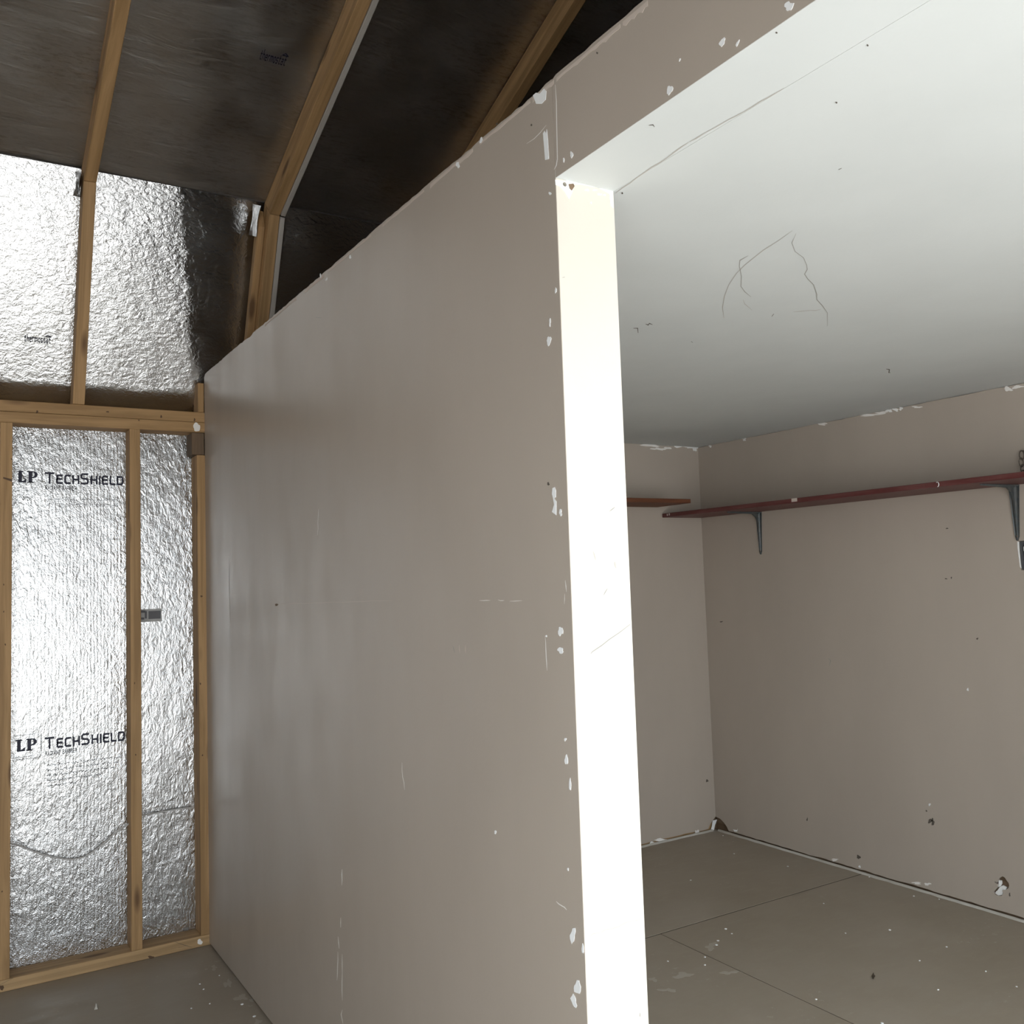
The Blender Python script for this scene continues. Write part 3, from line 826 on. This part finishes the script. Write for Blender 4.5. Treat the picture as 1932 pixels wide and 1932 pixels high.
for pts, wd in (([(596, 599), (607, 600)], 1.4), (wob((855, 1218), (858, 1232), 2, .3), .9)):
    scratch('part', pts, wd, 'crack', 'scuff')
for x, y in ((867, 1224), (878, 1224)):
    scratch('part', wob((x, y - 7), (x + 1, y + 8), 3, .5), 1.2, 'paper', 'scuff')
blob('part', 522, 1141, 3, 2, 'framing', 'rust_spot')
for x, y, rx, ry in ((1035, 913, 1.8, 3), (1003, 236, 1.4, 1.6), (938, 234, 1.2, 2.4), (1127, 100, 1.2, 2)): blob('part', x, y, rx, ry, 'dirt_and_hole_shade', 'nail_hole_shade')  # flat dark blobs painted in for the shade inside small nail holes
# paint dabs, knots and nail marks on the lumber
for x, y, rx, ry in ((377, 1777, 5, 5), (371, 806, 7, 8)): blob('plate', x, y, rx, ry, 'scratch', 'paint_dab', 12, .2)
for x, y, rx, ry in ((70, 777, 2.2, 2.6), (203, 777, 2.6, 1.4), (304, 786, 2, 2.4), (367, 792, 1.8, 2.6), (262, 793, 1.2, 1.5), (380, 1125, 1.8, 2), (378, 1290, 1.3, 2.2), (382, 1425, 1.3, 1.6), (256, 1424, 1.2, 1.6), (254, 1289, 1, 1.8), (7, 1103, 1.2, 1.6), (7, 1154, 1.2, 1.6), (10, 1216, 1.3, 2), (4, 1682, 1.3, 1.6), (22, 866, 1.6, 1.2), (285, 1806, 5, 3), (3, 1863, 5, 4)):
    blob('plate', x, y, rx, ry, 'knot', 'knot', 8, .3)
chip('plate', ((6, 900), (22, 904), (23, 909), (6, 903)), 'knot', 'knot')
for pts in ([(330, 1777), (350, 1784), (362, 1787)], [(336, 1788), (350, 1786)], [(0, 1858), (25, 1845)]): scratch('plate', pts, 1.1, 'dirt_and_hole_shade', 'split')
# pale torn paper along the top edge
for a, b, wd in (((500, 612), (560, 562), 5), ((575, 545), (612, 515), 8), ((620, 509), (700, 440), 4), ((722, 422), (800, 354), 5), ((812, 345), (892, 275), 8), ((905, 264), (1000, 184), 4), ((1005, 181), (1045, 150), 8), ((1050, 142), (1120, 84), 6), ((1120, 84), (1170, 41), 9), ((1175, 36), (1222, -4), 12)):
    n = 9; P = []
    for i in range(n + 1):
        x = a[0] + (b[0] - a[0]) * i / n
        z = HP - .0065
        P.append((x, i / n))
    lo = [hit(x, a[1] + (b[1] - a[1]) * t, 1, 0) for x, t in P]
    for q in lo: q.z = HP - .008 - wd * .0008 * random.uniform(.3, 1)
    hi = [Vector((q.x, 0, HP - .0055)) for q in lo]
    sheet('torn_edge', M['paper'], wp, [q + Vector((0, -.0006, 0)) for q in lo + hi[::-1]], [], (0, .0005, 0))
# jamb top damage
chip('jamb', ((1047, 339), (1062, 342), (1075, 340), (1086, 343), (1100, 345), (1120, 350), (1150, 357), (1156, 360), (1157, 393), (1152, 388), (1149, 366), (1130, 355), (1100, 349), (1083, 348), (1079, 365), (1073, 376), (1066, 363), (1056, 352), (1048, 349)), 'gypsum', 'gypsum_break', .0007, [ring(1065, 348, 0, XC, .0040)])
chip('jamb', ((1072, 348), (1081, 347), (1083, 352), (1078, 360), (1074, 356)), 'framing', 'exposed_wood', .0016)
for x, y, rx, ry in ((1107, 359, 5, 1.6), (1122, 359, 4, 1.6), (1131, 367, 5, 1.5), (1140, 368, 3, 1.5), (1115, 383, 1.5, 2)):
    blob('jamb', x, y, rx, ry, 'spackle')
scratch('jamb', [(1114, 1234), (1117, 1230), (1135, 1218), (1150, 1206), (1168, 1194), (1190, 1177)], 1.8, 'crack', 'crack')
scratch('jamb', wob((1108, 1768), (1215, 1730), 9, 2.5), .9, 'drystrip', 'crack')
for a, b, wd in (((1150, 965), (1160, 957), 1.3), ((1119, 1040), (1124, 1057), 2.4), ((1160, 1060), (1162, 1072), 3), ((1139, 1123), (1146, 1110), 1.4), ((1207, 1911), (1208, 1919), 2), ((1061, 524), (1066, 523), 1.5)):
    scratch('jamb', wob(a, b, 3, .6), wd, 'drystrip' if wd > 2 else 'crack', 'scuff')
# ceiling: joint of soffit and ceiling board, cracks, staples
scratch('soffit', wob((1160, 364), (1300, 268), 10, 1.0), 1.6, 'drystrip', 'crack')
scratch('soffit', wob((1300, 268), (1480, 166), 12, 1.0), 1.5, 'drystrip', 'crack')
scratch('ceil', [(1495, 435), (1470, 453), (1440, 472), (1420, 488), (1405, 500), (1390, 515), (1375, 537), (1367, 558), (1363, 580), (1366, 600)], 1.1, 'drystrip', 'crack')
scratch('ceil', [(1412, 482), (1396, 491), (1395, 502), (1399, 522), (1398, 540), (1405, 550), (1417, 560)], 1.4, 'crack', 'crack')
scratch('ceil', [(1402, 565), (1405, 573), (1419, 585)], 1.2, 'drystrip', 'crack')
scratch('ceil', [(1502, 440), (1494, 458), (1500, 474), (1516, 486), (1522, 500), (1523, 508), (1518, 517), (1524, 526), (1535, 537), (1541, 555), (1541, 565), (1552, 577), (1561, 590), (1561, 615)], 1.3, 'crack', 'crack')
scratch('ceil', wob((1496, 588), (1550, 584), 5, 1), .9, 'drystrip', 'crack')
for pts in ([(1195, 619), (1203, 619), (1204, 628)], [(1218, 611), (1223, 613), (1225, 610), (1231, 612)], [(1672, 696), (1678, 697), (1677, 703), (1680, 703)], [(1224, 236), (1232, 235), (1235, 239)], [(1456, 597), (1460, 592)], [(1582, 320), (1588, 317)], [(1304, 644), (1307, 646)]):
    scratch('ceil', pts, 2.2, 'dirt_and_hole_shade', 'staple')
for x, y in ((1465, 61), (1578, 193), (1174, 364), (1637, 85)): blob('ceil' if y > 100 else 'soffit', x, y, 1.6, 1.4, 'dirt_and_hole_shade', 'speck')
# torn paper where wall and ceiling meet in the closet
for x, y, rx, ry in ((1226, 840, 14, 3.5), (1240, 847, 10, 2.5), (1257, 846, 9, 2.5), (1287, 841, 12, 4), (1303, 842, 10, 5), (1312, 846, 5, 5), (1232, 837, 8, 2.5), (1262, 838, 6, 2.5)):
    blob('back', x, y, rx, ry, 'gypsum' if x > 1270 else 'scratch', 'torn_paper', 12, .5)
for x, y, rx, ry in ((1405, 829, 3, 3), (1397, 827, 5, 1.5), (1340, 842, 3, 2), (1552, 800, 10, 2), (1664, 779, 10, 3), (1678, 775, 5, 3), (1690, 773, 5, 3), (1700, 771, 4, 2.5), (1640, 783, 20, 2), (1902, 734, 8, 4), (1920, 730, 10, 3), (1730, 768, 8, 2)):
    blob('right', x, y, rx, ry, 'gypsum' if rx < 7 else 'scratch', 'torn_paper', 12, .5)
# marks on the closet walls
for x, y, rx, ry in ((1787, 997, 2, 1.2), (1785, 1092, 2, 1.2), (1795, 1090, 1.3, 1.5), (1844, 1205, 2, 1.6), (1361, 1173, 3, 1), (1334, 1473, 1.8, 3), (1755, 1549, 4, 4), (1760, 1551, 3, 6), (1748, 1530, 1.5, 1.5), (1523, 1546, 1, 3), (1620, 1617, 3, 4), (1905, 1688, 1.5, 3)):
    blob('right' if x != 1334 else 'back', x, y, rx, ry, 'dirt_and_hole_shade', 'scuff', 8, .4)
scratch('right', [(1563, 1242), (1567, 1246), (1565, 1256)], 1.3, 'crack', 'scuff')
for x, y in ((1826, 1301), (1754, 1518), (1622, 1635)): blob('right', x, y, 2, 2.4)
chip('back', ((1344.5, 1548), (1353, 1546), (1349, 1556), (1347, 1566), (1341, 1566), (1343, 1558)), 'spackle', 'gypsum_break')
chip('right', ((1383, 1565), (1391, 1566), (1392, 1563), (1391, 1569), (1386, 1569)), 'spackle')
for x, y, rx, ry, s in ((1250, 1585, 14, 3, 'back'), (1315, 1570, 3, 5, 'back'), (1575, 1622, 7, 2, 'right'), (1730, 1666, 9, 2, 'right'), (1750, 1668, 5, 3, 'right'), (1230, 1590, 5, 2, 'back')):
    blob(s, x, y, rx, ry, 'scratch', 'torn_paper', 14, .5)

# ------------------------------------------------------------------ small litter on the floor
lf = hit(1648, 1843, 2, 0)
vs = []
for i in range(9):
    t = i / 8
    wd = .005 * math.sin(math.pi * min(t * 1.05, 1)) + .0006
    vs += [(-.022 + .044 * t, -wd, .002 + .003 * math.sin(t * 6)), (-.022 + .044 * t, 0, .0008 + .002 * math.sin(t * 5)), (-.022 + .044 * t, wd, .0035 + .003 * math.cos(t * 5))]
fs = [(3 * i + k, 3 * i + k + 1, 3 * i + 4 + k, 3 * i + 3 + k) for i in range(8) for k in (0, 1)]
leaf = link('dry_leaf', mesh_from('dry_leaf', vs, fs, True), mat_new('dry_leaf_brown', (.08, .06, .04), .8), None, Matrix.Translation((lf.x, lf.y, .0004)) @ Matrix.Rotation(2.2, 4, 'Z'))
sol = leaf.modifiers.new('thick', 'SOLIDIFY'); sol.thickness = .0006
tag(leaf, 'curled dark dry leaf lying on the closet floor', 'leaf')

def flake_mesh(s):
    n = 7; pts = [(s * random.uniform(.6, 1.2) * math.cos(2 * math.pi * k / n), s * random.uniform(.5, 1.0) * math.sin(2 * math.pi * k / n)) for k in range(n)]
    vs = [(x, y, 0) for x, y in pts] + [(x * .9, y * .9, .0012 + .0008 * (k % 2)) for k, (x, y) in enumerate(pts)]
    fs = [tuple(range(n)), tuple(range(n, 2 * n))] + [(k, (k + 1) % n, n + (k + 1) % n, n + k) for k in range(n)]
    return mesh_from('paint_flake', vs, fs)
fm = [flake_mesh(.0045), flake_mesh(.006), flake_mesh(.0035)]
for k in fm: k.materials.append(M['spackle'])
spots = [(1369, 1753, 1), (1381, 1762, 2), (1355, 1775, 1), (1330, 1806, 0), (1330, 1821, 0), (1260, 1814, 0), (1679, 1755, 1), (1595, 1761, 2), (1724, 1691, 0), (1772, 1697, 2), (1786, 1787, 2), (1860, 1833, 2), (1918, 1862, 2), (1770, 1868, 2), (1486, 1635, 1), (1385, 1611, 0), (1303, 1661, 0), (1554, 1705, 2), (1735, 1813, 2), (1640, 1655, 0), (1540, 1886, 2), (1665, 1931, 1), (1352, 1783, 1), (1364, 1577, 2)]
for i, (x, y, k) in enumerate(spots):
    p = hit(x, y, 2, 0)
    o = link('paint_flake', fm[k], None, None, Matrix.Translation((p.x, p.y, .0002)) @ Matrix.Rotation(i * 1.3, 4, 'Z'))
    tag(o, 'tiny white paint flake lying on the closet floor', 'paint flake', 'paint flakes on the closet floor')
for i, (x, y, k) in enumerate(((414, 1841, 2), (480, 1918, 1), (457, 1895, 1), (384, 1867, 2), (361, 1903, 2), (396, 1894, 2), (377, 1857, 2))):
    p = hit(x, y, 2, 0)
    o = link('paint_flake', fm[k], None, None, Matrix.Translation((p.x, p.y, .0002)) @ Matrix.Rotation(i * 1.7, 4, 'Z'))
    tag(o, 'tiny white paint flake on the floor in front of the stud wall', 'paint flake', 'paint flakes before the stud wall')
p = hit(181, 1903, 2, 0)
vs = [(-.008, -.005, 0), (.007, -.006, 0), (.009, .004, 0), (-.005, .006, 0), (-.002, -.002, .014), (.004, .001, .017), (.002, .004, .010)]
fs = [(0, 1, 2, 3), (0, 1, 5, 4), (1, 2, 5), (2, 3, 6), (2, 6, 5), (3, 0, 4), (3, 4, 6), (4, 5, 6)]
o = link('wood_chip', mesh_from('wood_chip', vs, fs), mat_new('pale_wood_chip', (.45, .42, .38), .8), None, Matrix.Translation((p.x, p.y, .0003)))
tag(o, 'small pale wood chip on the bare floor before the bottom plate', 'wood chip')
# worn white paint smears on the closet floor
M['smear'] = mat_new('worn_pale_paint', (.44, .405, .35), .7)
for x, y, rx, ry in ((1341, 1786, 9, 6), (1290, 1840, 18, 4), (1232, 1848, 8, 3), (1260, 1868, 14, 3), (1375, 1835, 14, 3), (475, 1887, 5, 2.5), (487, 1928, 8, 3.5), (455, 1882, 9, 6), (430, 1856, 6, 7), (404, 1826, 5, 4)):
    blob('floor', x, y, rx, ry, 'smear', 'paint_smear', 26, .6, .0003)
